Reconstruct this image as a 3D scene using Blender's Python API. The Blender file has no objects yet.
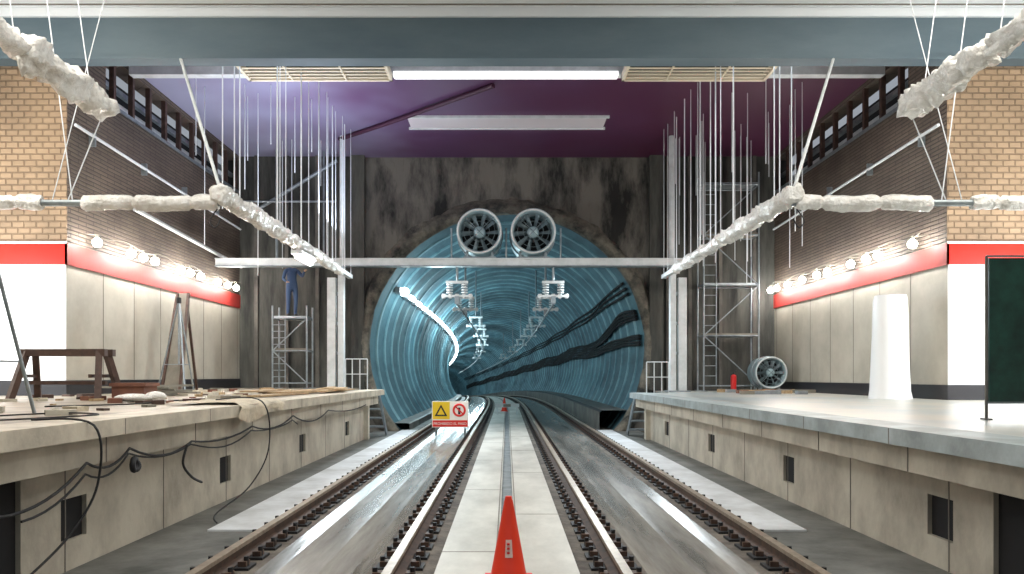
import bpy, math, random
from mathutils import Vector, Matrix, noise
random.seed(4)
CZ=1.62
scene=bpy.context.scene
# ------------------------------------------------------------------ materials
def newmat(name):
    m=bpy.data.materials.new(name); m.use_nodes=True
    nt=m.node_tree; b=nt.nodes["Principled BSDF"]
    return m,nt,b
def mat(name,col,rough=.6,metal=0,var=None,scale=3,bump=0,bscale=None,emit=None,es=0,detail=6,lo=.35,hi=.65,alpha=1,trans=0,stretch=None):
    m,nt,b=newmat(name)
    b.inputs['Base Color'].default_value=(*col,1); b.inputs['Roughness'].default_value=rough; b.inputs['Metallic'].default_value=metal
    if emit: b.inputs['Emission Color'].default_value=(*emit,1); b.inputs['Emission Strength'].default_value=es
    if trans: b.inputs['Transmission Weight'].default_value=trans
    b.inputs['Alpha'].default_value=alpha
    tc=nt.nodes.new('ShaderNodeTexCoord'); src=tc.outputs['Object']
    if stretch:
        mp=nt.nodes.new('ShaderNodeMapping'); mp.inputs['Scale'].default_value=stretch
        nt.links.new(src,mp.inputs[0]); src=mp.outputs[0]
    if var:
        n=nt.nodes.new('ShaderNodeTexNoise'); n.inputs['Scale'].default_value=scale; n.inputs['Detail'].default_value=detail; n.inputs['Roughness'].default_value=.65
        nt.links.new(src,n.inputs['Vector'])
        r=nt.nodes.new('ShaderNodeValToRGB'); r.color_ramp.elements[0].position=lo; r.color_ramp.elements[1].position=hi
        r.color_ramp.elements[0].color=(*col,1); r.color_ramp.elements[1].color=(*var,1)
        nt.links.new(n.outputs['Fac'],r.inputs[0]); nt.links.new(r.outputs[0],b.inputs['Base Color'])
    if bump:
        n2=nt.nodes.new('ShaderNodeTexNoise'); n2.inputs['Scale'].default_value=bscale or scale*4; n2.inputs['Detail'].default_value=5
        nt.links.new(src,n2.inputs['Vector'])
        bp=nt.nodes.new('ShaderNodeBump'); bp.inputs['Strength'].default_value=bump; bp.inputs['Distance'].default_value=.05
        nt.links.new(n2.outputs['Fac'],bp.inputs['Height']); nt.links.new(bp.outputs[0],b.inputs['Normal'])
    return m
def brick(name,c1,c2,mortar,bw=.34,rh=.105,ms=.014):
    m,nt,b=newmat(name); b.inputs['Roughness'].default_value=.7
    tc=nt.nodes.new('ShaderNodeTexCoord'); sp=nt.nodes.new('ShaderNodeSeparateXYZ'); nt.links.new(tc.outputs['Object'],sp.inputs[0])
    ad=nt.nodes.new('ShaderNodeMath'); ad.operation='ADD'; nt.links.new(sp.outputs[0],ad.inputs[0]); nt.links.new(sp.outputs[1],ad.inputs[1])
    cb=nt.nodes.new('ShaderNodeCombineXYZ'); nt.links.new(ad.outputs[0],cb.inputs[0]); nt.links.new(sp.outputs[2],cb.inputs[1])
    t=nt.nodes.new('ShaderNodeTexBrick'); nt.links.new(cb.outputs[0],t.inputs['Vector'])
    t.inputs['Scale'].default_value=1; t.inputs['Brick Width'].default_value=bw; t.inputs['Row Height'].default_value=rh
    t.inputs['Mortar Size'].default_value=ms; t.inputs['Color1'].default_value=(*c1,1); t.inputs['Color2'].default_value=(*c2,1); t.inputs['Mortar'].default_value=(*mortar,1)
    t.inputs['Mortar Smooth'].default_value=.8
    n=nt.nodes.new('ShaderNodeTexNoise'); n.inputs['Scale'].default_value=.8; n.inputs['Detail'].default_value=6; nt.links.new(tc.outputs['Object'],n.inputs['Vector'])
    mr=nt.nodes.new('ShaderNodeMapRange'); mr.inputs[1].default_value=.3; mr.inputs[2].default_value=.7; mr.inputs[3].default_value=.6; mr.inputs[4].default_value=1.15; nt.links.new(n.outputs['Fac'],mr.inputs[0])
    mx=nt.nodes.new('ShaderNodeVectorMath'); mx.operation='SCALE'; nt.links.new(t.outputs['Color'],mx.inputs[0]); nt.links.new(mr.outputs[0],mx.inputs['Scale'])
    nt.links.new(mx.outputs[0],b.inputs['Base Color'])
    bp=nt.nodes.new('ShaderNodeBump'); bp.inputs['Strength'].default_value=.8; bp.inputs['Distance'].default_value=.03; bp.invert=True
    nt.links.new(t.outputs['Fac'],bp.inputs['Height']); nt.links.new(bp.outputs[0],b.inputs['Normal'])
    return m
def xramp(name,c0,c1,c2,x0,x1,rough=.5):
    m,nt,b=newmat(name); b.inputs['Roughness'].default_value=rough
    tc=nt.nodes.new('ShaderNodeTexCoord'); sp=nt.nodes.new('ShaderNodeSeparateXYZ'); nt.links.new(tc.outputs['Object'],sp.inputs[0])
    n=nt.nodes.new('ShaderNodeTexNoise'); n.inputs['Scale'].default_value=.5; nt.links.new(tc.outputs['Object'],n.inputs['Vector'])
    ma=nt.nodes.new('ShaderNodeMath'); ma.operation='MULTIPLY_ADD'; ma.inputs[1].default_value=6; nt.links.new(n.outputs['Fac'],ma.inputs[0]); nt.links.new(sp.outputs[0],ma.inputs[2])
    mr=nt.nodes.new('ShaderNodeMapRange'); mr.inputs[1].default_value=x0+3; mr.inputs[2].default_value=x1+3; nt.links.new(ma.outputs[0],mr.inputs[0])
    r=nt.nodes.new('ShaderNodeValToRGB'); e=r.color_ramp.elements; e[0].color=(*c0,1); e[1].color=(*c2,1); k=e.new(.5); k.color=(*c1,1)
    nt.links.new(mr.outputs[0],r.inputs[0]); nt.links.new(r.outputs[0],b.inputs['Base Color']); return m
M={}
M['conc']=mat('concrete_light',(.60,.555,.46),.75,var=(.22,.19,.15),scale=1.6,bump=.3,lo=.42,hi=.82,detail=12,stretch=(1,1,.7))
M['concdark']=mat('concrete_grimy',(.16,.15,.13),.8,var=(.06,.055,.05),scale=.9,bump=.4)
M['bed']=mat('trackbed_grey',(.235,.235,.22),.5,var=(.085,.087,.08),scale=1.4,bump=.2,detail=10)
M['trough']=mat('trough_polished',(.32,.30,.27),.25,var=(.08,.07,.058),scale=.8,bump=.06,stretch=(3,.3,1),detail=10)
M['railzone']=mat('railzone_dusty',(.055,.043,.036),.8,var=(.18,.155,.125),scale=2.5,bump=.3,detail=9)
M['centre']=mat('centre_slab',(.62,.60,.54),.5,var=(.25,.235,.20),scale=1.0,bump=.1,detail=12,lo=.38,hi=.78,stretch=(1,.5,1))
M['strip']=mat('pale_strip',(.84,.86,.88),.5,var=(.50,.50,.49),scale=1.4,bump=.05,detail=10,lo=.4,hi=.75)
M['drain']=mat('drain_cover',(.24,.26,.27),.5,var=(.12,.13,.13),scale=4)
M['dark']=mat('recess_shade_black',(.015,.015,.017),.9)  # near-black sheets paint the shade inside openings, grilles and fans
M['platL']=mat('platform_dusty',(.46,.40,.30),.45,var=(.18,.15,.115),scale=1.2,bump=.2,detail=12)
M['platR']=mat('platform_grey',(.28,.34,.36),.3,var=(.52,.48,.40),scale=.6,bump=.1,detail=10)
M['nose']=mat('platform_nosing',(.62,.56,.45),.5,var=(.25,.215,.17),scale=2.5,bump=.15,detail=12,lo=.42,hi=.8)
M['noseR']=mat('platform_nosing_cool',(.42,.48,.49),.45,var=(.24,.27,.27),scale=2.5,bump=.1,detail=10)
M['brick']=brick('brick_lit_front',(.41,.285,.18),(.36,.25,.155),(.27,.185,.115),.22,.11,.018)  # lit tone of the wall brick, painted on the front faces
M['bricks']=brick('brick_shaded_side',(.17,.13,.10),(.135,.10,.078),(.06,.045,.036),.5,.075,.014)  # shaded tone of the wall brick, painted on the side faces
M['red']=mat('red_band',(.82,.018,.008),.3)
M['redside']=mat('red_band_shaded_side',(.33,.026,.02),.6)  # same red band, its shaded side painted darker
M['white']=mat('white_panel',(.88,.88,.88),.35)
M['cream']=mat('cream_panel',(.50,.465,.39),.5,var=(.36,.33,.27),scale=.7)
M['skirt']=mat('black_skirting',(.02,.02,.025),.3)
M['joint']=mat('joint',(.20,.18,.155),.8)
M['beam']=mat('beam_bluegrey',(.075,.12,.155),.6,var=(.125,.175,.205),scale=.8,bump=.1,stretch=(.3,1,1),detail=10)
M['ceilw']=mat('ceiling_white',(.88,.92,.95),.7)
M['purple']=xramp('ceiling_purple_lit_left',(.33,.33,.48),(.10,.045,.115),(.075,.014,.045),-8,4)  # purple with the cool light on its left painted into the ramp
M['pdark']=mat('dark_purple',(.04,.005,.025),.6)
M['hatch']=mat('hatch_panel',(.62,.57,.60),.5)
M['tubeglow']=mat('tube_glow',(1,1,1),.5,emit=(1,1,1),es=1.0)
M['lampglow']=mat('lamp_glow',(1,1,1),.5,emit=(1,.97,.92),es=95)
M['tunglow']=mat('tunnel_lamp_glow',(1,1,1),.5,emit=(.85,.97,1),es=13)
M['grille']=mat('grille_cream',(.80,.70,.54),.5)
M['head']=mat('headwall_concrete',(.175,.16,.135),.8,var=(.018,.018,.016),scale=.9,bump=1,bscale=3,detail=15,lo=.42,hi=.60,stretch=(1.5,1,.5))
M['headdark']=mat('headwall_dark',(.02,.021,.02),.85,var=(.105,.105,.09),scale=1.5,bump=.6,bscale=4,stretch=(1.5,1,.25),detail=10)
M['rim']=mat('rim_shotcrete',(.21,.19,.15),.9,var=(.025,.027,.025),scale=2.2,bump=1,bscale=7)
M['tun']=mat('tunnel_lining',(.075,.20,.25),.75,var=(.022,.07,.10),scale=.6,bump=.15,detail=12,lo=.38,hi=.66,stretch=(1,.35,1))
M['rib']=mat('tunnel_rib',(.26,.46,.52),.7,var=(.05,.14,.18),scale=.6,detail=12,lo=.36,hi=.66,stretch=(1,.35,1))
M['rust']=mat('rail_rust',(.13,.075,.05),.6,metal=.2,var=(.055,.036,.028),scale=8)
M['steel']=mat('rail_polished',(.46,.38,.30),.4,metal=.5,var=(.30,.24,.185),scale=10)
M['black']=mat('black_rubber',(.015,.015,.017),.6)
M['cable']=mat('cable_black',(.006,.008,.010),.95)
M['galv']=mat('galvanised',(.34,.38,.40),.4,metal=.5,var=(.22,.25,.27),scale=6)
M['wpaint']=mat('white_painted_steel',(.70,.73,.74),.4,var=(.54,.57,.57),scale=3)
M['wrap']=mat('plastic_wrap',(.94,.93,.90),.2,var=(.70,.67,.62),scale=5,bump=.9,bscale=16)
M['wire']=mat('wire_white',(.72,.75,.78),.4)
M['fan']=mat('fan_shell',(.34,.46,.50),.4,metal=.3)
M['fandk']=mat('fan_blade',(.17,.22,.24),.4,metal=.4)
M['orange']=mat('cone_orange',(.82,.045,.015),.42)
M['label']=mat('cone_label',(.80,.62,.55),.5)
M['yellow']=mat('sign_yellow',(.80,.55,.02),.5)
M['signw']=mat('sign_white',(.85,.85,.80),.5)
M['signr']=mat('sign_red',(.70,.02,.015),.5)
M['brownst']=mat('brown_steel',(.055,.03,.024),.6,var=(.10,.055,.04),scale=8)
M['box']=mat('cardboard',(.24,.10,.06),.8,var=(.16,.07,.05),scale=4)
M['wood']=mat('wood_plank',(.50,.36,.20),.7,var=(.30,.20,.11),scale=4,stretch=(6,1,6))
M['board']=mat('grey_board',(.24,.22,.18),.7,var=(.16,.15,.12),scale=3)
M['net']=mat('dark_green_panel',(.008,.022,.02),.3,var=(.02,.08,.06),scale=3,detail=10)
M['skin']=mat('skin',(.50,.30,.21),.6)
M['vest']=mat('workwear_blue',(.05,.09,.18),.8)
M['helmet']=mat('helmet_blue',(.15,.25,.55),.3)
M['tarp']=mat('tarp_cream',(.66,.58,.44),.7,bump=.4,var=(.46,.39,.29),scale=6)
M['redp']=mat('extinguisher_red',(.6,.02,.02),.3)
# ------------------------------------------------------------------ mesh builder
class MB:
    def __init__(s): s.v=[];s.f=[];s.m=[];s.sm=[];s.mats=[]
    def mi(s,k):
        mt=M[k]
        if mt not in s.mats: s.mats.append(mt)
        return s.mats.index(mt)
    def add(s,vs,fs,k,smooth=False):
        o=len(s.v); i=s.mi(k); s.v+= [tuple(a) for a in vs]
        for f in fs: s.f.append(tuple(o+q for q in f)); s.m.append(i); s.sm.append(smooth)
        return s
    def box(s,x0,x1,y0,y1,z0,z1,k):
        v=[(x0,y0,z0),(x1,y0,z0),(x1,y1,z0),(x0,y1,z0),(x0,y0,z1),(x1,y0,z1),(x1,y1,z1),(x0,y1,z1)]
        return s.add(v,[(0,3,2,1),(4,5,6,7),(0,1,5,4),(1,2,6,5),(2,3,7,6),(3,0,4,7)],k)
    def obox(s,c,size,rot,k):
        from mathutils import Euler
        R=Euler(rot).to_matrix(); c=Vector(c); h=[q/2 for q in size]
        v=[c+R@Vector((a*h[0],b*h[1],d*h[2])) for d in(-1,1) for a,b in((-1,-1),(1,-1),(1,1),(-1,1))]
        return s.add(v,[(0,3,2,1),(4,5,6,7),(0,1,5,4),(1,2,6,5),(2,3,7,6),(3,0,4,7)],k)
    def beam(s,p,q,w,h,k):
        p=Vector(p);q=Vector(q);d=(q-p).normalized(); up=Vector((0,0,1))
        if abs(d.z)>.95: up=Vector((0,1,0))
        a=d.cross(up).normalized(); b=a.cross(d)
        v=[e+a*(i*w/2)+b*(j*h/2) for e in(p,q) for i,j in((-1,-1),(1,-1),(1,1),(-1,1))]
        return s.add(v,[(0,3,2,1),(4,5,6,7),(0,1,5,4),(1,2,6,5),(2,3,7,6),(3,0,4,7)],k)
    def tube(s,pts,r,k,n=8,caps=True,rf=None):
        pts=[Vector(p) for p in pts]; N=len(pts); vs=[];fs=[]
        d0=(pts[1]-pts[0]).normalized(); up=Vector((0,0,1)) if abs(d0.z)<.9 else Vector((0,1,0))
        a=d0.cross(up).normalized()
        for i,p in enumerate(pts):
            d=(pts[min(i+1,N-1)]-pts[max(i-1,0)]).normalized()
            a=(a-d*a.dot(d)).normalized(); b=d.cross(a)
            for j in range(n):
                t=2*math.pi*j/n; rr=rf(i,j,p) if rf else (r[i] if isinstance(r,(list,tuple)) else r)
                vs.append(p+a*math.cos(t)*rr+b*math.sin(t)*rr)
        for i in range(N-1):
            for j in range(n):
                fs.append((i*n+j,i*n+(j+1)%n,(i+1)*n+(j+1)%n,(i+1)*n+j))
        s.add(vs,fs,k,True)
        if caps: s.add(vs[:n],[tuple(range(n-1,-1,-1))],k); s.add(vs[-n:],[tuple(range(n))],k)
        return s
    def cyl(s,p,q,r,k,r2=None,n=12): return s.tube([p,q],[r,r if r2 is None else r2],k,n)
    def wrap(s,p,q,r,k='wrap',amp=.3,n=18):
        p=Vector(p);q=Vector(q);L=(q-p).length;N=max(8,int(L/.035)); sd=random.random()*50
        def rf(i,j,pt):
            t=i/N; tie=1-.35*math.exp(-((((t*L)%.85)-.4)/.04)**2)
            c,d=math.cos(2*math.pi*j/n),math.sin(2*math.pi*j/n)
            nn=.7*noise.noise(Vector((c*2,t*L*2.2+d*2,sd)))+.7*abs(noise.noise(Vector((c*4,t*L*6,sd+d*4))))
            e=.75 if i in(0,N) else 1
            return r*(1+amp*nn)*tie*e
        pts=[p.lerp(q,i/N)+Vector((0,0,.012*math.sin(i*.2))) for i in range(N+1)]
        return s.tube(pts,r,k,n,rf=rf)
    def torus(s,c,ax,R,r,k,n=32,m=8):
        c=Vector(c);ax=Vector(ax).normalized(); up=Vector((0,0,1)) if abs(ax.z)<.9 else Vector((1,0,0))
        a=ax.cross(up).normalized();b=ax.cross(a);vs=[];fs=[]
        for i in range(n):
            t=2*math.pi*i/n; e=a*math.cos(t)+b*math.sin(t)
            for j in range(m):
                u=2*math.pi*j/m; vs.append(c+e*(R+r*math.cos(u))+ax*r*math.sin(u))
        for i in range(n):
            for j in range(m): fs.append((i*m+j,((i+1)%n)*m+j,((i+1)%n)*m+(j+1)%m,i*m+(j+1)%m))
        return s.add(vs,fs,k,True)
    def sph(s,c,r,k,n=12,sc=(1,1,1)):
        c=Vector(c);vs=[];fs=[];m=n//2+1
        for i in range(m+1):
            p=math.pi*i/m
            for j in range(n):
                t=2*math.pi*j/n; vs.append(c+Vector((r*sc[0]*math.sin(p)*math.cos(t),r*sc[1]*math.sin(p)*math.sin(t),r*sc[2]*math.cos(p))))
        for i in range(m):
            for j in range(n): fs.append((i*n+j,(i+1)*n+j,(i+1)*n+(j+1)%n,i*n+(j+1)%n))
        return s.add(vs,fs,k,True)
    def done(s,name,bevel=0,reorigin=True):
        me=bpy.data.meshes.new(name)
        o=Vector((0,0,0))
        if reorigin:
            xs=[a[0] for a in s.v];ys=[a[1] for a in s.v];zs=[a[2] for a in s.v]
            o=Vector(((min(xs)+max(xs))/2,(min(ys)+max(ys))/2,min(zs)))
        me.from_pydata([tuple(Vector(a)-o) for a in s.v],[],s.f)
        for mt in s.mats: me.materials.append(mt)
        me.polygons.foreach_set('material_index',s.m); me.polygons.foreach_set('use_smooth',s.sm)
        me.update(); ob=bpy.data.objects.new(name,me); ob.location=o; scene.collection.objects.link(ob)
        if bevel:
            b=ob.modifiers.new('bevel','BEVEL'); b.width=bevel; b.segments=2; b.limit_method='ANGLE'
        return ob
def cat(pts,n=8):
    P=[Vector(p) for p in pts]; P=[P[0]]+P+[P[-1]]; out=[]
    for i in range(1,len(P)-2):
        for j in range(n):
            t=j/n;a,b,c,d=P[i-1],P[i],P[i+1],P[i+2]
            out.append(.5*((2*b)+(c-a)*t+(2*a-5*b+4*c-d)*t*t+(3*b-a-3*c+d)*t**3))
    out.append(P[-2]); return out
# ------------------------------------------------------------------ tunnel path
def cx(y): return -(max(0,y-32)**2)/1000
def cz(y): return -.0003*(max(0,y-35)**2)
YH=22.0; TC=CZ+.86; TA=4.1; TB=3.95
def sweep(mb,prof,ks,ys,smooth=False):
    for i in range(len(prof)-1):
        vs=[];fs=[]
        for y in ys:
            for q in(prof[i],prof[i+1]): vs.append((q[0]+cx(y),y,q[1]+cz(y)))
        for j in range(len(ys)-1): fs.append((2*j,2*j+1,2*j+3,2*j+2))
        mb.add(vs,fs,ks[i],smooth)
YS=[-6,0,6,12,18,22,26,30,34]+[36+3*i for i in range(46)]
# track bed
mb=MB()
half=[(.0,.02),(.07,.02),(.07,.05),(.58,.05),(.58,.0),(1.15,.0),(1.3,-.04),(1.62,-.07),(1.95,-.04),(2.08,.0),(2.62,.0),(3.9,.0)]
hk=['drain','drain','centre','centre','railzone','trough','trough','trough','trough','railzone','bed']
prof=[(-a,b) for a,b in reversed(half)]+half[1:]
sweep(mb,prof,list(reversed(hk))+hk,YS)
for sx in(-1,1):
    mb.box(*sorted((sx*2.60,sx*3.12)),7.7,22,-.02,.02,'strip')
for y in [3+3.6*i for i in range(11)]:
    mb.box(-.58,-.07,y,y+.012,.045,.052,'joint'); mb.box(.07,.58,y+1.8,y+1.812,.045,.052,'joint')
for x in(-.10,.085): mb.box(x,x+.015,0,34,.05,.054,'joint')
mb.done('floor',reorigin=False)
# rails
def rail(x,nm):
    mb=MB()
    pr=[(-.075,.0),(-.075,.025),(-.012,.045),(-.012,.10),(-.036,.115),(-.036,.15),(.036,.15),(.036,.115),(.012,.10),(.012,.045),(.075,.025),(.075,0)]
    ks=['rust','rust','rust','rust','steel','steel','steel','rust','rust','rust','rust']
    sweep(mb,[(x+a,b+.005) for a,b in pr],ks,YS)
    y=3.0
    while y<75:
        X=x+cx(y);Z=cz(y)
        mb.box(X-.20,X+.20,y-.10,y+.10,Z-.01,Z+.022,'black')
        for s in(-1,1):
            mb.box(X+s*.13-.035,X+s*.13+.035,y-.05,y+.05,Z+.02,Z+.065,'rust')
            mb.cyl((X+s*.15,y,Z+.02),(X+s*.15,y,Z+.10),.022,'black',n=6)
        y+=.36
    return mb.done(nm,reorigin=False)
for x in(-2.35,-.9,.9,2.37): rail(x,'railway_rail')
# ------------------------------------------------------------------ tunnel
mb=MB(); NS=72; ys=[]; per=1.5; y=YH-.02
while y<170:
    ys+=[(y,0,'tun'),(y+1.06,0,'rib'),(y+1.10,.035,'rib'),(y+1.32,.035,'rib')]; y+=per
vs=[]
for (yy,ins,k) in ys:
    for j in range(NS):
        t=2*math.pi*j/NS
        vs.append((cx(yy)+(TA-ins)*math.cos(t),yy,TC+cz(yy)+(TB-ins)*math.sin(t)))
for kk in('tun','rib'):
    fs=[]
    for i in range(len(ys)-1):
        if ys[i][2]==kk:
            for j in range(NS): fs.append((i*NS+j,(i+1)*NS+j,(i+1)*NS+(j+1)%NS,i*NS+(j+1)%NS))
    mb.add(vs,fs,kk,False)
yl=ys[-1][0]
mb.add([(cx(yl)+4.3*math.cos(2*math.pi*j/24),yl,TC+cz(yl)+4.2*math.sin(2*math.pi*j/24)) for j in range(24)],[tuple(range(24))],'tun')
tn=mb.done('tunnel',reorigin=False)
mb=MB()
for c in range(8):
    pts=[]; yy=22.3; ph=random.uniform(-.25,.25)
    while yy<140:
        zz=TC+.10+c*.085+.07*math.sin((yy-22)*.36+ph)+.015*math.sin(yy*1.3+c)+(.45*math.exp(-((yy-24)/5)**2) if c>3 else 0)
        xx=math.sqrt(max(0,1-((zz-TC)/TB)**2))*(TA-.10)
        pts.append((cx(yy)+xx,yy,zz+cz(yy))); yy+=.7
    mb.tube(pts,.045,'cable',6)
for c in range(3):
    pts=[]; yy=22.3
    while yy<140:
        zz=TC+1.65+c*.13+.03*math.sin(yy*.5+c)
        xx=math.sqrt(max(0,1-((zz-TC)/TB)**2))*(TA-.10)
        pts.append((cx(yy)+xx,yy,zz+cz(yy))); yy+=1.2
    mb.tube(pts,.042,'cable',6)
mb.done('tunnel_cable_bundle',reorigin=False)
mb=MB()
sweep(mb,[(2.75,.0),(2.75,.55),(2.85,.6),(3.75,.6)],['concdark','black','bed'],[y for y in YS if y>=22])
sweep(mb,[(-3.6,.22),(-2.95,.22),(-2.9,.2),(-2.9,0)],['bed','bed','bed'],[y for y in YS if y>=22])
mb.done('tunnel_walkway',reorigin=False)
mb=MB(); yy=23.8; i=0
while yy<130:
    X=cx(yy)-3.30;Z=CZ+2.70+cz(yy)
    if i==0: mb.sph((X,yy,Z),.15,'tunglow',12)
    else: mb.cyl((X,yy-.45,Z),(X,yy+.45,Z),.075,'tunglow',n=8)
    mb.box(X-.26,X-.09,yy-.4,yy+.4,Z-.05,Z+.12,'galv')
    yy+=2.0; i+=1
mb.done('tunnel_lamp_row',reorigin=False)
# overhead conductor rails + hangers
def hanger(mb,X,Y,Z,top,sc=1):
    mb.cyl((X,Y,Z+.55*sc),(X,Y,top),.035,'galv',n=8)
    mb.box(X-.3*sc,X+.3*sc,Y-.05,Y+.05,Z+.55*sc,Z+.62*sc,'wpaint')
    for s in(-1,1):
        mb.cyl((X+s*.2*sc,Y,Z+.25*sc),(X+s*.2*sc,Y,Z+.62*sc),.02,'galv',n=6)
        for q in range(4): mb.cyl((X+s*.2*sc,Y,Z+(.29+.07*q)*sc),(X+s*.2*sc,Y,Z+(.32+.07*q)*sc),.09*sc,'wpaint',n=10)
    mb.box(X-.42*sc,X+.42*sc,Y-.05,Y+.05,Z+.18*sc,Z+.24*sc,'wpaint')
    for s in(-.36,-.18,0,.18,.36): mb.cyl((X+s*sc,Y,Z+.15*sc),(X+s*sc,Y,Z+.27*sc),.05*sc,'wpaint',n=8)
    mb.box(X-.06,X+.06,Y-.08,Y+.08,Z,Z+.2*sc,'galv')
for x in(-1.35,1.25):
    mb=MB()
    pts=[(x+cx(a),a,CZ+1.95+cz(a)) for a in [20+2.5*i for i in range(36)]]
    mb.tube(pts,.03,'galv',6)
    for a in [20.0,24,32,40,50,60,72]:
        if a==20.0: top=CZ+2.94
        else: top=TC+cz(a)+TB*math.sqrt(1-(x/TA)**2)-.05
        hanger(mb,x+cx(a),a,CZ+1.95+cz(a),top,1.0)
    mb.done('overhead_conductor_rail',reorigin=False)
# ------------------------------------------------------------------ headwall
mb=MB(); N=96; H=CZ+6.5
def recthit(t,x0,x1,z0,z1,c):
    dx,dz=math.cos(t),math.sin(t); k=1e9
    if dx>1e-9:k=min(k,(x1)/dx)
    if dx<-1e-9:k=min(k,(x0)/dx)
    if dz>1e-9:k=min(k,(z1-c)/dz)
    if dz<-1e-9:k=min(k,(z0-c)/dz)
    return (dx*k,c+dz*k)
vs=[]
for j in range(N):
    t=2*math.pi*j/N
    a=(TA*math.cos(t),TC+TB*math.sin(t)); b=recthit(t,-4.35,4.35,-1.6,H+.1,TC)
    vs+=[(a[0],YH,a[1]),(b[0],YH,b[1])]
mb.add(vs,[(2*j,2*j+1,(2*j+3)%(2*N),(2*j+2)%(2*N)) for j in range(N)],'head')
mb.box(-8.3,-4.3,21.9,22.2,-1,H+.1,'headdark'); mb.box(4.3,8.3,21.9,22.2,-1,H+.1,'headdark')
for x in(-7.4,-6.5,-5.6,-4.9,4.75,5.4,6.3,7.3):
    mb.box(x-.05,x+.05,21.8,21.9,1.2,H,'concdark')
mb.box(-4.6,-4.2,21.75,21.9,1.2,H,'headdark'); mb.box(4.2,4.6,21.75,21.9,1.2,H,'headdark')
mb.done('wall_back',reorigin=False)
mb=MB(); vs=[];fs=[]; N=220
prf=[(0,.0),(0,-.18),(.12,-.26),(.26,-.22),(.38,-.1),(.48,0.02)]; m=len(prf)
for j in range(N):
    t=2*math.pi*j/N
    for q,(dr,dy) in enumerate(prf):
        k=(noise.noise(Vector((math.cos(t)*5,math.sin(t)*5,q*.7)))*.2+noise.noise(Vector((math.cos(t)*16,math.sin(t)*16,q)))*.10)*(1 if q>1 else .15)
        vs.append(((TA-.02+dr+k)*math.cos(t),YH+dy+(k*.6 if q<m-1 else 0),TC+(TB-.02+dr+k)*math.sin(t)))
for j in range(N):
    for q in range(m-1): fs.append((j*m+q,j*m+q+1,((j+1)%N)*m+q+1,((j+1)%N)*m+q))
mb.add(vs,fs,'rim',True)
mb.done('tunnel_portal_rim',reorigin=False)
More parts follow.
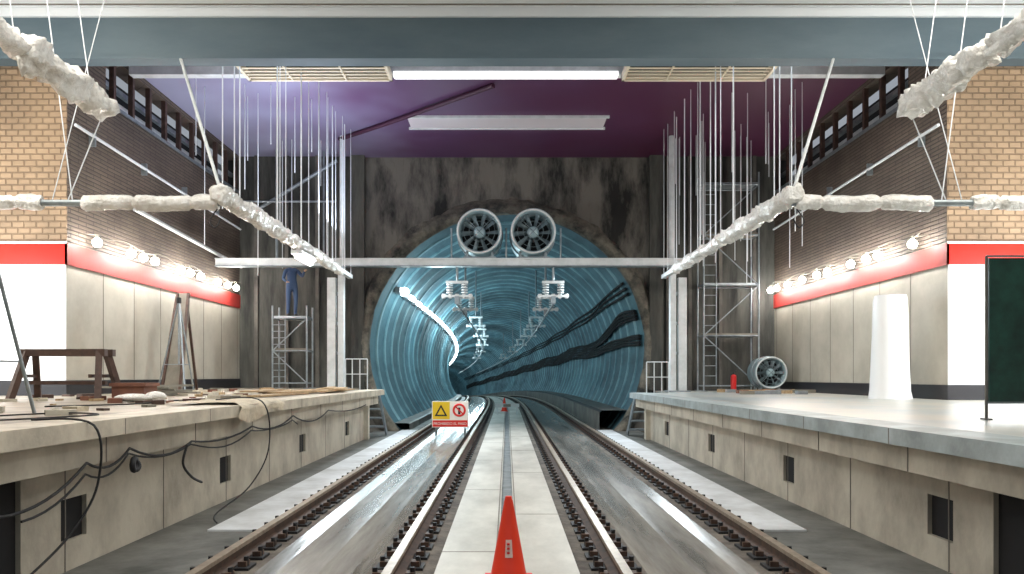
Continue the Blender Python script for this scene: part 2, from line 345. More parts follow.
# ------------------------------------------------------------------ side walls + platforms
def side(s,top,pk,nk):
    def bx(m,x0,x1,y0,y1,z0,z1,k):
        a,b=sorted((s*x0,s*x1)); m.box(a,b,y0,y1,z0,z1,k)
    W=7.92; Y0=13.3
    mb=MB()
    bx(mb,W,8.3,Y0,22,1.1,4.0,'cream'); bx(mb,8.3,11.3,Y0,13.7,1.1,4.0,'cream')
    bx(mb,W+.002,11.3,Y0-.03,Y0-.001,top+.27,3.62,'white')
    bx(mb,W-.03,11.3,Y0-.06,Y0-.03,3.62,4.01,'red')
    bx(mb,W-.04,11.3,Y0-.08,Y0-.06,3.99,4.03,'white')
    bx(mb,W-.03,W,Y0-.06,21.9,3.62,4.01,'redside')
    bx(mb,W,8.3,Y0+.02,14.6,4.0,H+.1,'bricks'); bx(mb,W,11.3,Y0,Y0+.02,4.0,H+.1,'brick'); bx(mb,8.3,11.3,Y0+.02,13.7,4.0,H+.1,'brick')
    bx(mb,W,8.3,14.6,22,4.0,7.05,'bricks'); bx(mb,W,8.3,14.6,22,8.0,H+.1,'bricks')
    bx(mb,8.7,8.8,14.6,22,6.9,8.1,'dark'); bx(mb,8.3,8.8,14.6,22,6.95,7.05,'concdark')
    y=14.9
    while y<22:
        bx(mb,W,W+.1,y,y+.09,7.05,8.0,'brownst'); y+=.75
    bx(mb,W-.03,W+.05,14.6,21.9,7.0,7.07,'galv'); bx(mb,8.1,8.2,14.6,21.9,7.5,7.6,'galv')
    a=s*8.45; mb.cyl((a,14.7,7.35),(a,21.9,7.35),.16,'wpaint')
    y=Y0+1.2
    while y<21.8:
        bx(mb,W-.004,W,y,y+.02,top+.27,3.62,'joint'); y+=1.2
    bx(mb,11,11.3,-6,Y0,0,H+.1,'cream')
    mb.done('wall_left' if s<0 else 'wall_right',reorigin=False)
    mb=MB(); bx(mb,W-.03,W,Y0-.03,21.9,top,top+.27,'skirt'); bx(mb,W-.03,11,Y0-.06,Y0-.03,top,top+.27,'skirt')
    mb.done('baseboard_left' if s<0 else 'baseboard_right',reorigin=False)
    mb=MB(); E=3.15
    bx(mb,E+.45,11,-6,13.2,top-.13,top,pk); bx(mb,E+.45,7.88,13.2,19,top-.13,top,pk); bx(mb,E,E+.45,-6,19,top-.13,top+.004,nk)
    bx(mb,4.35,7.88,19,21.7,top-.13,top,pk)
    bx(mb,E+.16,E+.5,-6,19,top-.36,top-.13,'conc')
    bx(mb,E+.38,4.4,18.8,19,0,top-.13,'conc'); bx(mb,4.35,4.6,19,21.7,0,top-.13,'concdark')
    ops=[(5.05,5.55,.05,.95),(6.05,6.42,.25,.60),(9.4,9.77,.24,.58),(13.0,13.4,.26,.58),(16.7,17.1,.26,.58)]
    y=-6
    for a,b,z0,z1 in ops:
        bx(mb,3.65,3.95,y,a,0,top-.3,'conc'); bx(mb,3.65,3.95,a,b,0,z0,'conc'); bx(mb,3.65,3.95,a,b,z1,top-.3,'conc')
        bx(mb,3.69,3.71,a,b,z0,z1,'dark'); y=b  # black sheet in each opening stands in for its shade
    bx(mb,3.65,3.95,y,18.8,0,top-.3,'conc')
    y=-4.4
    while y<19: bx(mb,E+.155,E+.16,y,y+.012,top-.36,top-.13,'joint'); bx(mb,E-.002,E,y,y+.012,top-.13,top,'joint'); bx(mb,3.645,3.65,y,y+.012,0,top-.36,'joint'); y+=1.75
    mb.done('platform',reorigin=False)
    mb=MB()
    for i in range(4):
        z=top-.25*(i+1); bx(mb,3.3,4.2,19.05+.27*i,19.35+.27*i,z-.04,z,'galv')
    for x in(3.3,4.2):
        mb.beam((s*x,19.03,top-.1),(s*x,20.25,.05),.04,.16,'galv')
    mb.done('metal_steps')
    mb=MB()
    for x in(3.7,3.9,4.1,4.28):
        mb.cyl((s*x,19.6,top-.4 if x<4.2 else top-.2),(s*x,19.6,top+.8),.015,'wpaint',n=8)
    for z in(.4,.8): mb.cyl((s*3.7,19.6,top+z),(s*4.28,19.6,top+z),.013,'wpaint',n=8)
    mb.done('guard_railing')
    mb=MB()
    bx(mb,4.62,4.84,19.9,20.1,top,CZ+2.65,'wpaint'); bx(mb,4.40,4.55,19.9,20.1,top,CZ+2.9,'wpaint')
    mb.cyl((s*4.46,20.05,CZ+2.6),(s*4.46,20.05,H),.075,'wpaint'); bx(mb,4.3,4.92,19.8,20.2,top,top+.04,'galv')
    for z in(2.2,3.0,3.8): bx(mb,4.55,4.62,19.93,20.07,z,z+.08,'galv')
    mb.done('support_column')
side(-1,1.27,'platL','nose'); side(1,1.19,'platR','noseR')
# ------------------------------------------------------------------ ceiling
mb=MB()
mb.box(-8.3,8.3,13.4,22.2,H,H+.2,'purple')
mb.box(-11.3,11.3,-6,13.0,CZ+6.46,CZ+6.6,'ceilw')
mb.box(-11,11,12.83,12.85,CZ+6.44,CZ+6.46,'joint')
mb.done('ceiling',reorigin=False)
mb=MB(); mb.box(-11.3,11.3,13.0,13.28,CZ+5.6,CZ+6.46,'beam'); mb.box(-11.3,11.3,12.94,13.0,CZ+6.3,CZ+6.46,'ceilw'); mb.box(-11.3,11.3,12.97,13.3,CZ+5.57,CZ+5.62,'beam')
mb.done('ceiling_beam',reorigin=False)
mb=MB(); mb.box(-2.5,2.5,18.5,19.3,H-.03,H,'hatch'); mb.box(-2.56,2.56,18.44,18.5,H-.06,H,'wpaint'); mb.box(-2.56,2.56,19.3,19.36,H-.06,H,'wpaint'); mb.done('ceiling_access_hatch')
mb=MB(); mb.tube(cat([(-4.55,20.1,H-.06),(-3,18.8,H-.06),(-1.7,17.6,H-.08),(-.3,16.4,H-.06)]),.06,'pdark'); mb.done('ceiling_shading_streak')  # dark tube painting a shadow-like wedge across the ceiling
mb=MB(); mb.box(-7.85,7.85,15.35,15.55,H-.24,H-.04,'wpaint'); mb.box(-2.35,2.3,15.28,15.5,H-.28,H-.2,'tubeglow'); mb.done('ceiling_light_trunking')
for x0 in(-5.3,2.35):
    mb=MB(); x1=x0+2.95; za,zb=H-.45,H-.3
    for y in(14.0,15.14): mb.box(x0,x1,y,y+.06,za,zb,'grille')
    for x in(x0,x1-.06): mb.box(x,x+.06,14.0,15.2,za,zb,'grille')
    for i in range(7):
        y=14.17+.15*i; mb.obox(((x0+x1)/2,y,(za+zb)/2-.04),(2.85,.085,.018),(math.radians(8),0,0),'grille')
    mb.box(x0+.05,x1-.05,14.05,15.15,zb,zb+.02,'dark')
    for x in(x0+.9,x0+2.0): mb.box(x,x+.03,14.05,15.15,za,za+.03,'grille')
    for x in(x0+.4,x1-.4):
        for y in(14.15,15.0): mb.cyl((x,y,H-.3),(x,y,H),.02,'wire',n=6)
    mb.done('ceiling_air_grille')
# ------------------------------------------------------------------ portal beam
mb=MB()
mb.box(-7.85,5.0,19.9,20.1,CZ+2.98,CZ+3.14,'wpaint'); mb.box(-7.85,5.0,19.86,20.14,CZ+2.95,CZ+2.98,'galv'); mb.box(-7.85,5.0,19.86,20.14,CZ+3.14,CZ+3.17,'wpaint')
mb.done('portal_crossbeam')
mb=MB()
mb.cyl((-7.5,21.3,CZ+4.6),(-4.9,21.3,CZ+6.2),.05,'galv'); mb.cyl((-6.6,21.2,CZ+3.2),(-6.6,21.2,H),.04,'galv'); mb.cyl((-5.3,21.4,CZ+3.2),(-5.3,21.4,H),.03,'galv'); mb.cyl((-7.6,21.2,CZ+5.0),(-4.9,21.2,CZ+5.0),.03,'galv')
mb.done('bracing_pipes')
# ------------------------------------------------------------------ jet fans
def jetfan(x,y,z,r,L,nm,feet):
    mb=MB(); n=40
    vs=[];fs=[]
    prof=[(r*.86,y+L),(r*1.0,y+L),(r*1.0,y+.08),(r*1.02,y),(r*.95,y-.02),(r*.86,y+.08),(r*.84,y+L*.6)]
    for j in range(n):
        t=2*math.pi*j/n
        for R,Y in prof: vs.append((x+R*math.cos(t),Y,z+R*math.sin(t)))
    m=len(prof)
    for j in range(n):
        for q in range(m-1): fs.append((j*m+q,j*m+q+1,((j+1)%n)*m+q+1,((j+1)%n)*m+q))
    mb.add(vs,fs,'fan',True)
    mb.torus((x,y,z),(0,1,0),r*.96,r*.045,'wpaint',40)
    mb.torus((x,y+L*.5,z),(0,1,0),r*1.01,r*.05,'galv',40)
    mb.cyl((x,y+.12*L,z),(x,y+.6*L,z),r*.27,'fandk',n=20); mb.sph((x,y+.12*L,z),r*.27,'fan',16,(1,.6,1))
    for i in range(10):
        t=2*math.pi*i/10
        e=Vector((math.cos(t),0,math.sin(t)));f=Vector((-math.sin(t),0,math.cos(t)));c=Vector((x,y+.18*L,z))
        a=r*.25;b=r*.84
        vs=[c+e*a-f*r*.06+Vector((0,-.05,0)),c+e*a+f*r*.06+Vector((0,.05,0)),c+e*b+f*r*.15+Vector((0,.04,0)),c+e*b-f*r*.06+Vector((0,-.04,0))]
        mb.add(vs,[(0,1,2,3)],'fandk')
    mb.cyl((x,y+.55*L,z),(x,y+.57*L,z),r*.84,'dark',n=32)
    for R in(.45,.7): mb.torus((x,y+.02,z),(0,1,0),r*R,.007,'fandk',32,4)
    for i in range(4):
        t=math.pi/4+i*math.pi/2; mb.cyl((x,y+.02,z),(x+r*.9*math.cos(t),y+.02,z+r*.9*math.sin(t)),.01,'fandk',n=5)
    for yy in(y+.2*L,y+.8*L):
        for sx in(-1,1): mb.beam((x+sx*r*.55,yy,z-r*.8),(x+sx*r*.6,yy,feet),.07,.07,'galv')
        mb.box(x-r*.75,x+r*.75,yy-.05,yy+.05,feet,feet+.05,'galv')
    return mb.done(nm)
jetfan(-.74,19.7,CZ+3.86,.60,1.5,'jet_fan',CZ+3.17)
jetfan(.70,19.7,CZ+3.86,.60,1.5,'jet_fan',CZ+3.17)
mb=MB()
for x in(-1.5,-.02,1.45): mb.cyl((x,20,CZ+3.17),(x,20,CZ+4.0),.025,'galv')
mb.done('fan_bracket')
jetfan(7.15,20.0,1.19+.52,.43,.7,'portable_fan',1.19)
# ------------------------------------------------------------------ lamps on walls
for s,L in((-1,[13.75,15,15.5,16,17.3,17.8,18.4,19.5,20.2,20.8]),(1,[13.9,15.2,15.7,16.4,17.6,18.2,19.1,20.1,20.9,21.4])):
    mb=MB(); x=s*7.62; z=CZ+2.48
    for y in L:
        mb.sph((x,y,z),.085,'lampglow',10); mb.cyl((x,y,z+.08),(x,y,z+.15),.03,'board',n=8)
        mb.cyl((x,y,z+.14),(s*7.92,y,z+.17),.01,'board',n=6)
    mb.tube([(x+s*.05,y,z+.17-.04*math.sin((y-13.7)*4)) for y in [13.75+.2*i for i in range(39)]],.008,'board',5)
    mb.done('festoon_bulb_string')
# ------------------------------------------------------------------ suspended luminaire lines
for s in(-1,1):
    X=s*4.2; z=CZ+2.66
    mb=MB()
    mb.box(X-.06,X+.06,10.8,19.85,z-.05,z+.05,'wpaint')
    mb.wrap((X,10.75,z),(X,14.2,z),.125,amp=.7)
    mb.wrap((X,14.4,z),(X,18.5,z),.11,amp=.6)
    if s<0:
        mb.box(X-.11,X+.11,14.75,15.85,z-.22,z-.14,'wpaint'); mb.cyl((X,14.8,z-.25),(X,15.8,z-.25),.06,'lampglow',n=8)
    y=13.5; i=0
    while y<19.6:
        xx=X+random.uniform(-.1,.1)
        mb.cyl((xx,y,z),(xx,y,H),.008 if i%3 else .014,'wire',n=5)
        y+=random.uniform(.3,.65); i+=1
    mb.cyl((X,10.9,z),(s*5.75,13.02,CZ+5.6),.028,'wpaint',n=6)
    Z=CZ+2.55
    mb.cyl((X,10.9,Z),(s*9.2,10.9,Z),.05,'galv')
    mb.wrap((X+s*.05,10.9,Z),(s*6.25,10.9,Z),.105,amp=.4)
    mb.wrap((s*6.85,10.9,Z),(s*9.2,10.9,Z),.10,amp=.4)
    mb.tube(cat([(X+s*.05,10.85,Z-.1),(X+s*.14,10.8,Z-.28),(X+s*.06,10.8,Z-.38),(X+s*-.02,10.8,Z-.25)]),.01,'black',6)
    mb.cyl((s*6.4,10.9,Z),(s*6.9,10.9,CZ+6.46),.009,'wire',n=5)
    mb.done('suspended_luminaire_frame')
    mb=MB(); xx=s*5.85; zz=CZ+3.95
    mb.wrap((xx,6.8,zz),(xx,8.9,zz),.125,amp=.9); mb.wrap((xx,8.95,zz),(xx,10.8,zz-.03),.17,amp=1.0)
    mb.box(xx-.06,xx+.06,6.5,10.7,zz-.06,zz+.06,'wpaint')
    for y in(8.8,10.4):
        mb.cyl((xx,y,zz),(xx+s*.5,y+.3,CZ+6.46),.008,'wire',n=5)
    mb.cyl((xx,10.8,zz),(s*6.5,10.95,CZ+2.6),.009,'wire',n=5)
    mb.cyl((s*6.7,10.9,CZ+2.6),(s*5.9,11.2,CZ+6.46),.008,'wire',n=5)
    mb.done('wrapped_overhead_pipe')
    mb=MB()
    mb.cyl((s*7.82,13.4,CZ+4.55),(s*7.82,21.7,CZ+4.3),.03,'wire',n=8)
    if s<0: mb.cyl((s*7.80,15.5,CZ+3.5),(s*7.80,21.7,CZ+3.2),.05,'wpaint',n=8)
    for y in(14,16,18,20): mb.box(*sorted((s*7.80,s*7.93)),y,y+.05,CZ+4.35,CZ+4.6,'galv')
    mb.done('wall_conduit')
for s,x0,x1,n in((-1,-6.9,-4.5,12),(1,4.6,6.8,26)):
    mb=MB()
    for i in range(n):
        x=x0+(x1-x0)*random.random(); y=random.uniform(15.8,20.6); z=H-random.uniform(1.2,4.2)
        mb.cyl((x,y,z),(x,y,H),.010,'wire',n=5)
    for dx in(0,.1,.32): mb.cyl((s*(4.95+dx),13.7,CZ+3.1),(s*(4.95+dx),13.7,H),.012,'wire',n=5)
    mb.done('hanging_threaded_rods')
# ------------------------------------------------------------------ scaffolds
def scaffold(x0,x1,y0,y1,zb,levels,lh,nm):
    mb=MB(); top=zb+levels*lh
    for x in(x0,x1):
        for y in(y0,y1):
            mb.cyl((x,y,zb),(x,y,top+.5),.026,'galv',n=8); mb.box(x-.08,x+.08,y-.08,y+.08,zb,zb+.02,'galv')
    for l in range(levels+1):
        z=zb+l*lh+.15
        for y in(y0,y1): mb.cyl((x0,y,z),(x1,y,z),.02,'galv',n=6); 
        for x in(x0,x1):
            mb.cyl((x,y0,z),(x,y1,z),.02,'galv',n=6)
        if l<levels:
            mb.cyl((x0,y0,z),(x1,y0,z+lh),.018,'galv',n=6) if l%2 else mb.cyl((x1,y0,z),(x0,y0,z+lh),.018,'galv',n=6)
            for q in range(1,5): mb.cyl((x0,y0,z+q*lh/5),(x0+.35,y0,z+q*lh/5),.012,'galv',n=6)
            mb.cyl((x0+.35,y0,z),(x0+.35,y0,z+lh),.016,'galv',n=6)
        if l: mb.box(x0+.02,x1-.02,y0+.03,y1-.03,z+.02,z+.07,'board' if l%2 else 'galv')
    return mb.done(nm)
scaffold(5.55,7.1,20.85,21.5,1.19,4,1.42,'scaffold_tower')
scaffold(-6.5,-5.55,20.5,21.1,1.27,2,.9,'scaffold_tower')
# ------------------------------------------------------------------ worker
def worker(loc,nm):
    root=bpy.data.objects.new(nm,None); scene.collection.objects.link(root); root.location=loc
    def skin(name,verts,edges,rad,k,lev=2):
        me=bpy.data.meshes.new(name); me.from_pydata(verts,edges,[]); ob=bpy.data.objects.new(name,me); scene.collection.objects.link(ob)
        md=ob.modifiers.new('skin','SKIN'); md.use_smooth_shade=True
        for i,r in enumerate(rad): me.skin_vertices[0].data[i].radius=(r,r) if not isinstance(r,tuple) else r
        me.skin_vertices[0].data[0].use_root=True
        sb=ob.modifiers.new('s','SUBSURF'); sb.levels=lev; sb.render_levels=lev
        me.materials.append(M[k]); ob.parent=root; return ob
    V=[(0,0,.92),(0,0,1.1),(0,.02,1.30),(0,.02,1.42),(0,-.01,1.50),
       (-.10,0,.88),(-.12,-.03,.48),(-.12,.02,.08),(-.12,-.13,.04),
       (.10,0,.88),(.13,.03,.48),(.13,.08,.08),(.13,-.07,.04),
       (-.19,.02,1.38),(-.27,-.02,1.12),(-.24,-.22,1.02),
       (.19,.02,1.38),(.28,-.12,1.22),(.26,-.34,1.34)]
    E=[(0,1),(1,2),(2,3),(3,4),(0,5),(5,6),(6,7),(7,8),(0,9),(9,10),(10,11),(11,12),(3,13),(13,14),(14,15),(3,16),(16,17),(17,18)]
    R=[(.15,.11),(.145,.10),(.17,.11),(.10,.08),.055,.095,.065,.045,.04,.095,.065,.045,.04,.065,.05,.035,.065,.05,.035]
    skin('body',V,E,R,'vest')
    for nmh,w,d in(('hand_1',Vector((-.24,-.24,1.01)),Vector((.05,-1,-.1))),('hand_2',Vector((.26,-.36,1.35)),Vector((0,-1,.35)))):
        d=d.normalized(); sd=Vector((1,0,0)); dn=d.cross(sd).normalized()
        vs=[w,w+d*.08];ed=[(0,1)];rd=[.026,.032]
        for i,L in enumerate((.065,.078,.073,.055)):
            o=len(vs); b=w+d*.085+sd*(.028-.019*i)
            vs+=[b,b+d*L*.5,b+d*L*.85-dn*.02]; ed+=[(1,o),(o,o+1),(o+1,o+2)]; rd+=[.010,.009,.007]
        o=len(vs); vs+=[w+d*.04+sd*.035,w+d*.08+sd*.055]; ed+=[(0,o),(o,o+1)]; rd+=[.012,.009]
        skin(nmh,[tuple(v) for v in vs],ed,rd,'skin',1)
    mb=MB(); mb.sph((0,-.02,1.60),.10,'skin',16,(.82,.95,1.15)); mb.cyl((0,0,1.47),(0,-.01,1.55),.05,'skin')
    mb.sph((0,-.12,1.59),.018,'skin',8,(1,1.2,1.4))
    for sx in(-1,1): mb.sph((sx*.034,-.105,1.615),.012,'black',8); mb.sph((sx*.085,-.01,1.595),.022,'skin',8,(.5,1,1.3))
    mb.sph((0,-.108,1.548),.02,'redp',8,(1.2,.5,.3))
    h=mb.done('head',reorigin=False); h.parent=root
    mb=MB(); mb.sph((0,-.01,1.66),.12,'helmet',16,(.95,1.1,.75)); mb.cyl((0,-.03,1.635),(0,-.03,1.65),.135,'helmet',n=20)
    h=mb.done('helmet',reorigin=False); h.parent=root
    mb=MB()
    for x,y in((-.12,-.06),(.13,0)): mb.sph((x,y,.05),.06,'black',10,(.8,1.9,.8))
    h=mb.done('boots',reorigin=False); h.parent=root
    return root
w=worker((-6.05,20.8,1.27+1.8+.22),'worker'); w.rotation_euler=(0,0,math.radians(35)); w.scale=(.93,.93,.93)
# ------------------------------------------------------------------ traffic cone
def cone(x,y,z,h,nm):
    mb=MB(); k=h/.72
    mb.box(x-.2*k,x+.2*k,y-.2*k,y+.2*k,z,z+.035*k,'orange')
    mb.tube([(x,y,z+.03*k),(x,y,z+.06*k),(x,y,z+.68*k),(x,y,z+.72*k)],[.165*k,.15*k,.036*k,.026*k],'orange',32)
    vs=[]
    for i in range(7):
        t=math.radians(-104+i*5)
        for zz in(.24,.38):
            r=(.15-(.114*(zz-.06)/.62))*k+.003; vs.append((x+r*math.cos(t)+0,y+r*math.sin(t),z+zz*k))
    mb.add(vs,[(2*i,2*i+2,2*i+3,2*i+1) for i in range(6)],'label',True)
    for q in range(3): mb.box(x-.012,x+.008,y-.118*k-.002,y-.10*k,z+(.27+.035*q)*k,z+(.285+.035*q)*k,'signr')
    return mb.done(nm)
cone(.012,5.6,.05,.66,'traffic_cone'); cone(-.12,33,.05,.6,'traffic_cone')
# sign
mb=MB(); x0,x1,y,z0,z1=-2.0,-1.03,19.7,.25,.95
mb.box(x0,x1,y,y+.03,z0,z1,'signw'); mb.box(x0+.02,(x0+x1)/2-.01,y-.006,y,z0+.22,z1-.02,'yellow')
mb.box(x0+.02,x1-.02,y-.006,y,z0+.02,z0+.19,'signr')
cxx=(x0*.75+x1*.25); zc=z0+.43
mb.add([(cxx-.17,y-.01,zc-.13),(cxx+.17,y-.01,zc-.13),(cxx,y-.01,zc+.18)],[(0,1,2)],'black')
mb.add([(cxx-.10,y-.012,zc-.09),(cxx+.10,y-.012,zc-.09),(cxx,y-.012,zc+.10)],[(0,1,2)],'yellow')
cxx=(x0*.25+x1*.75); mb.torus((cxx,y-.005,zc+.03),(0,1,0),.15,.028,'signr',24,6); mb.beam((cxx-.1,y-.01,zc+.13),(cxx+.1,y-.01,zc-.07),.03,.035,'signr')
mb.box(cxx-.03,cxx+.03,y-.008,y,zc-.08,zc+.1,'black')
for x in(x0+.1,x1-.1): mb.beam((x,y+.03,z1-.1),(x,y+.35,.0),.03,.03,'galv'); mb.beam((x,y+.02,z0),(x,y+.02,.0),.03,.03,'galv')
sg=mb.done('warning_sign')
tx=bpy.data.curves.new('sign_text','FONT'); tx.body='PROHIBIDO EL PASO'; tx.size=.095; tx.align_x='CENTER'; to=bpy.data.objects.new('sign_text',tx); scene.collection.objects.link(to)
tx.materials.append(M['signw']); to.parent=sg; to.rotation_euler=(math.pi/2,0,0); to.location=Vector(((x0+x1)/2,y-.01,z0+.07))-sg.location
mb=MB(); mb.box(-.5,.5,30,30.08,.35,.5,'wpaint'); 
for x in(-.4,.4): mb.beam((x,30.04,.05),(x,30.04,.4),.05,.05,'wpaint')
mb.box(-.15,.15,29.99,30,.37,.48,'board'); mb.done('track_barrier')
# ------------------------------------------------------------------ platform clutter (left)
T=1.27
mb=MB() # trestle
for x in(-6.95,-5.9):
    for sy in(-1,1):
        mb.beam((x,10.8+sy*.1,T+.70),(x+(-.1 if x<-6.5 else .1),10.8+sy*.32,T),.085,.085,'brownst')
    mb.beam((x-.05,10.55,T+.35),(x-.05,11.05,T+.35),.05,.05,'brownst')
mb.beam((-7.05,10.7,T+.69),(-5.8,10.7,T+.69),.09,.1,'brownst'); mb.beam((-7.05,10.92,T+.69),(-5.8,10.92,T+.69),.09,.1,'brownst')
mb.beam((-7.0,10.8,T+.25),(-5.85,10.8,T+.25),.06,.05,'brownst')
mb.done('steel_trestle')
mb=MB(); mb.box(-5.72,-5.25,10.7,11.1,T,T+.24,'box'); mb.box(-5.75,-5.22,10.68,11.12,T+.20,T+.25,'box'); mb.done('cardboard_box')
mb=MB(); mb.add([(-7.45,15.9,T),(-7.0,15.9,T),(-7.08,16.5,T+2.2),(-7.36,16.5,T+2.2),(-7.45,15.95,T),(-7.0,15.95,T),(-7.08,16.55,T+2.2),(-7.36,16.55,T+2.2)],[(0,1,2,3),(4,7,6,5),(0,4,5,1),(1,5,6,2),(2,6,7,3),(3,7,4,0)],'board')
mb.beam((-7.42,15.88,T),(-7.34,16.48,T+2.2),.05,.05,'brownst'); mb.beam((-7.03,15.88,T),(-7.1,16.48,T+2.2),.05,.05,'brownst'); mb.beam((-7.2,16.6,T+2.1),(-7.25,17.3,T),.05,.05,'brownst')
mb.done('leaning_board')
def tripod(x,y,z,h,sp,nm):
    mb=MB()
    for i in range(3):
        t=math.radians(-60+120*i+10); mb.cyl((x,y,z+h*.97),(x+sp*math.cos(t),y+sp*math.sin(t),z),.018,'galv',n=6)
        mb.cyl((x,y,z+h*.3),(x+sp*.68*math.cos(t),y+sp*.68*math.sin(t),z+h*.3),.01,'galv',n=6)
    mb.cyl((x,y,z+h*.3),(x,y,z+h),.02,'galv',n=8); mb.cyl((x,y,z+h*.94),(x,y,z+h),.05,'black',n=10)
    return mb.done(nm)
tripod(-6.7,15.1,T,1.95,.42,'survey_tripod')
tripod(-4.45,6.35,T,1.6,.42,'survey_tripod')
mb=MB()
for i in range(10):
    y=random.uniform(12.5,18); x=random.uniform(-4.6,-3.5); mb.obox((x,y,T+.025+.03*(i%3)),(random.uniform(.15,.5),random.uniform(1.2,2.4),.03),(0,0,random.uniform(-.25,.25)),'wood')
mb.done('plank_pile')
mb=MB()
for i in range(6):
    a=random.uniform(-1.3,1.3); mb.obox((-6.4+random.uniform(-.5,.5),13+random.uniform(-.4,.4),T+.03+.03*i),(random.uniform(.8,1.4),.12,.035),(0,random.uniform(-.05,.05),a*.3),random.choice(['wood','board','board']))
mb.done('timber_pile')
mb=MB()
for i in range(110):
    x=random.uniform(-7.6,-3.9); y=random.uniform(6.5,18.5); r=random.uniform(.015,.11)
    mb.obox((x,y,T+r*.3),(r*3,r*1.6,r*.6),(0,0,random.uniform(0,3)),random.choice(['wood','conc','tarp','box','board','brownst']))
mb.done('construction_debris')
mb=MB(); vs=[];fs=[]
for i in range(19):
    for j in range(14):
        u=i/18;v=j/13; y=8.7+1.6*u+.1*math.sin(v*5)
        if v<.6: x=-4.0+ (v/.6)*.87; z=T+.02+.05*abs(noise.noise(Vector((u*4,v*4,1))))
        else: x=-3.12+.03*math.sin(u*14); z=T-.02-(v-.6)*.35*(1+.5*math.sin(u*6))
        vs.append((x,y,z+.01))
for i in range(18):
    for j in range(13): fs.append((i*14+j,i*14+j+1,(i+1)*14+j+1,(i+1)*14+j))
mb.add(vs,fs,'tarp',True); mb.done('tarpaulin')
mb=MB()
mb.sph((-5.0,9.9,T+.06),.16,'wrap',12,(1.6,1,.35)); mb.sph((-4.8,10.1,T+.07),.12,'wrap',12,(1.2,1,.6)); mb.done('plastic_bag')
mb=MB()
hooks=[(3.6,.80),(4.7,.72),(5.7,.95),(6.35,1.0),(7.6,.95),(9.4,.98),(11.2,1.02),(13.4,1.0),(17.5,1.0)]
pts=[]
for i in range(len(hooks)-1):
    a,b=hooks[i],hooks[i+1]; sg_=.06+.08*random.random()
    for q in range(8):
        t=q/8; pts.append((-3.24,a[0]+(b[0]-a[0])*t,a[1]+(b[1]-a[1])*t-sg_*4*t*(1-t)))
mb.tube(pts,.011,'black',6)
pts=[(p[0]-.01,p[1],p[2]-.05+.04*math.sin(p[1]*2)) for p in pts[10:50]]; mb.tube(pts,.009,'black',6)
mb.tube(cat([(-3.6,5.6,T+.02),(-3.1,5.55,T-.02),(-3.1,5.6,.8),(-3.2,5.4,.45),(-3.3,5.0,.2)]),.009,'black',6)
mb.tube(cat([(-3.7,9.4,T+.05),(-3.08,9.3,T+.03),(-3.06,9.5,.7),(-3.2,9.2,.25),(-3.3,8.4,.06),(-3.1,7.9,.05)]),.009,'black',6)
mb.torus((-3.2,6.35,.86),(1,.2,0),.05,.025,'black',16,6); mb.torus((-3.2,6.37,.85),(1,-.3,.3),.04,.02,'black',16,6)
mb.tube(cat([(-3.2,7.4,.93),(-3.22,7.35,.75),(-3.2,7.5,.6),(-3.22,7.8,.5)]),.013,'black',6)
mb.done('hanging_cable',reorigin=False)
mb=MB(); mb.tube(cat([(-4.3,5.9,T+.02),(-4.0,6.6,T+.02),(-3.5,6.3,T+.02),(-3.9,5.4,T+.02),(-4.6,5.2,T+.02)]),.008,'black',6); mb.tube(cat([(-5,8,T+.02),(-4.4,8.8,T+.02),(-4.5,9.9,T+.02),(-3.9,10.8,T+.02),(-4.3,12,T+.02)]),.01,'black',6); mb.done('floor_cable',reorigin=False)
# ------------------------------------------------------------------ right platform
T=1.19
mb=MB()
def rf(i,j,p): 
    return [.40,.37,.35,.33,.31,.29][min(i,5)]*(1+.06*noise.noise(Vector((j*1.3,i*.8,3))))
mb.tube([(7.25,14,T),(7.25,14,T+.15),(7.25,14,T+.6),(7.25,14,T+1.2),(7.25,14,T+1.85),(7.25,14,T+1.95)],.3,'white',8,rf=rf)
mb.box(6.95,7.55,13.8,14.2,T,T+.05,'wpaint')
mb.done('wrapped_totem')
mb=MB()
mb.box(4.70,6.1,7.2,7.24,T+.18,T+1.58,'net')
for x in(4.68,6.12): mb.beam((x,7.22,T),(x,7.22,T+1.6),.02,.02,'concdark'); mb.beam((x,7.15,T+.01),(x,7.29,T+.01),.03,.015,'concdark')
mb.beam((4.68,7.22,T+1.6),(6.12,7.22,T+1.6),.02,.02,'galv'); mb.beam((4.68,7.22,T+.17),(6.12,7.22,T+.17),.02,.02,'galv')
mb.done('mesh_barrier_panel')
mb=MB(); X,Y=6.25,20.4
mb.cyl((X,Y,T),(X,Y,T+.42),.075,'redp',n=20); mb.sph((X,Y,T+.42),.075,'redp',16,(1,1,.7)); mb.cyl((X,Y,T+.46),(X,Y,T+.55),.025,'black'); mb.beam((X,Y,T+.54),(X+.1,Y,T+.58),.03,.02,'black')
mb.tube(cat([(X,Y,T+.52),(X-.1,Y-.03,T+.5),(X-.12,Y-.05,T+.2)]),.012,'black',6); mb.done('fire_extinguisher')
mb=MB()
for i in range(18):
    mb.obox((random.uniform(5.2,7.6),random.uniform(17.0,19.5),T+.05),(random.uniform(.2,.7),.12,.08),(0,0,random.uniform(-.4,.4)),random.choice(['wood','galv','board','box']))
mb.done('construction_debris')
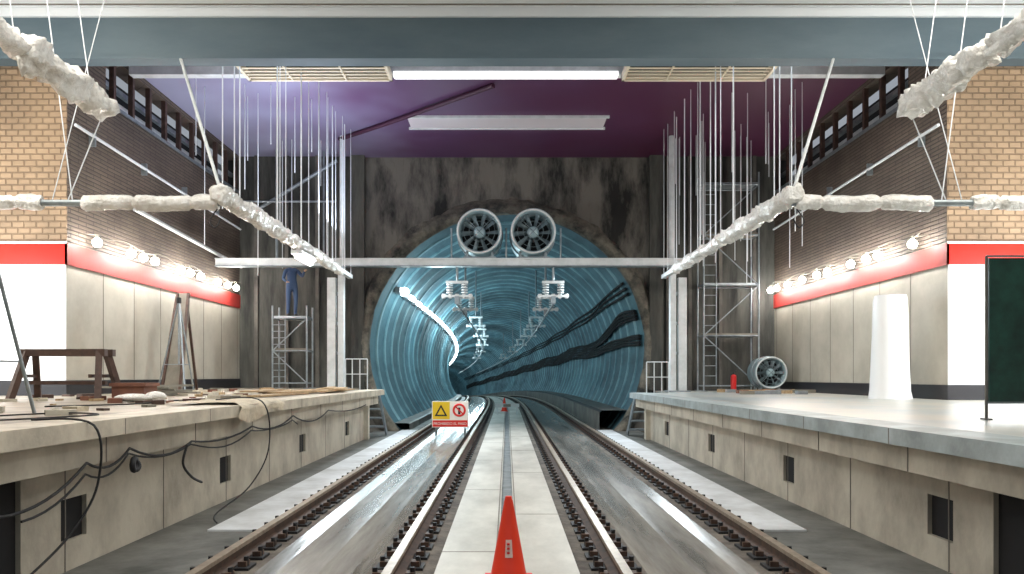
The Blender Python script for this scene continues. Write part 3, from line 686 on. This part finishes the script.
# ------------------------------------------------------------------ lights
def area(nm,loc,rot,sx,sy,p,col=(1,1,1)):
    l=bpy.data.lights.new(nm,'AREA'); l.shape='RECTANGLE'; l.size=sx; l.size_y=sy; l.energy=p; l.color=col
    o=bpy.data.objects.new(nm,l); o.location=loc; o.rotation_euler=rot; scene.collection.objects.link(o); return o
def point(nm,loc,p,col=(1,1,1),r=.15):
    l=bpy.data.lights.new(nm,'POINT'); l.energy=p; l.color=col; l.shadow_soft_size=r
    o=bpy.data.objects.new(nm,l); o.location=loc; scene.collection.objects.link(o); return o
R=math.radians
area('unseen_ceiling_light',(0,5,CZ+6.3),(0,0,0),8,5,280,(1,.98,.94))  # unseen overhead area lights, standing in for tubes out of view
area('unseen_ceiling_light',(-7.5,9.0,CZ+6.3),(R(15),0,0),4,3,330,(1,.95,.86))
area('unseen_ceiling_light',(7.5,9.0,CZ+6.3),(R(15),0,0),4,3,330,(1,.95,.86))
area('unseen_ceiling_light',(0,13.75,CZ+6.3),(R(-10),0,0),12,.5,120,(.95,.97,1))  # area light added behind the beam, hidden from the camera
for s in(-1,1): area('unseen_panel_fill',(s*10.2,10.3,CZ+1.2),(R(90),0,0),.8,1.2,190,(.93,.97,1))  # added out of view to brighten the white wall ends
area('added_uplight',(-4.5,17.0,CZ+3.6),(R(180),0,0),1.2,3,110,(.72,.82,1))  # light added to cool and brighten the left of the ceiling
for x in(-2.6,2.4): area('added_crossbeam_fill',(x,19.8,CZ+2.85),(R(-35),0,0),.5,.2,130,(.85,.95,1))  # fill lights added under the crossbeam to brighten the track floor
for yy,p in((24.5,80),(31,110),(39,130),(49,150),(61,180),(75,200),(90,200),(106,190),(122,180),(140,160),(155,120)):
    point('tunnel_lamp',(cx(yy)-2.3,yy,CZ+2.3+cz(yy)),p,(.68,.93,1),.2)
w=bpy.data.worlds.new('World'); scene.world=w; w.use_nodes=True
w.node_tree.nodes['Background'].inputs[0].default_value=(.78,.85,.95,1); w.node_tree.nodes['Background'].inputs[1].default_value=.26
# ------------------------------------------------------------------ camera
cam=bpy.data.cameras.new('camera'); co=bpy.data.objects.new('camera',cam); scene.collection.objects.link(co)
co.location=(0,0,CZ); co.rotation_euler=(math.pi/2,0,0); cam.lens=26; cam.sensor_width=36; cam.shift_x=5/1024; cam.shift_y=89/1024; cam.clip_end=400
scene.camera=co
scene.view_settings.view_transform='Standard'; scene.view_settings.exposure=.6
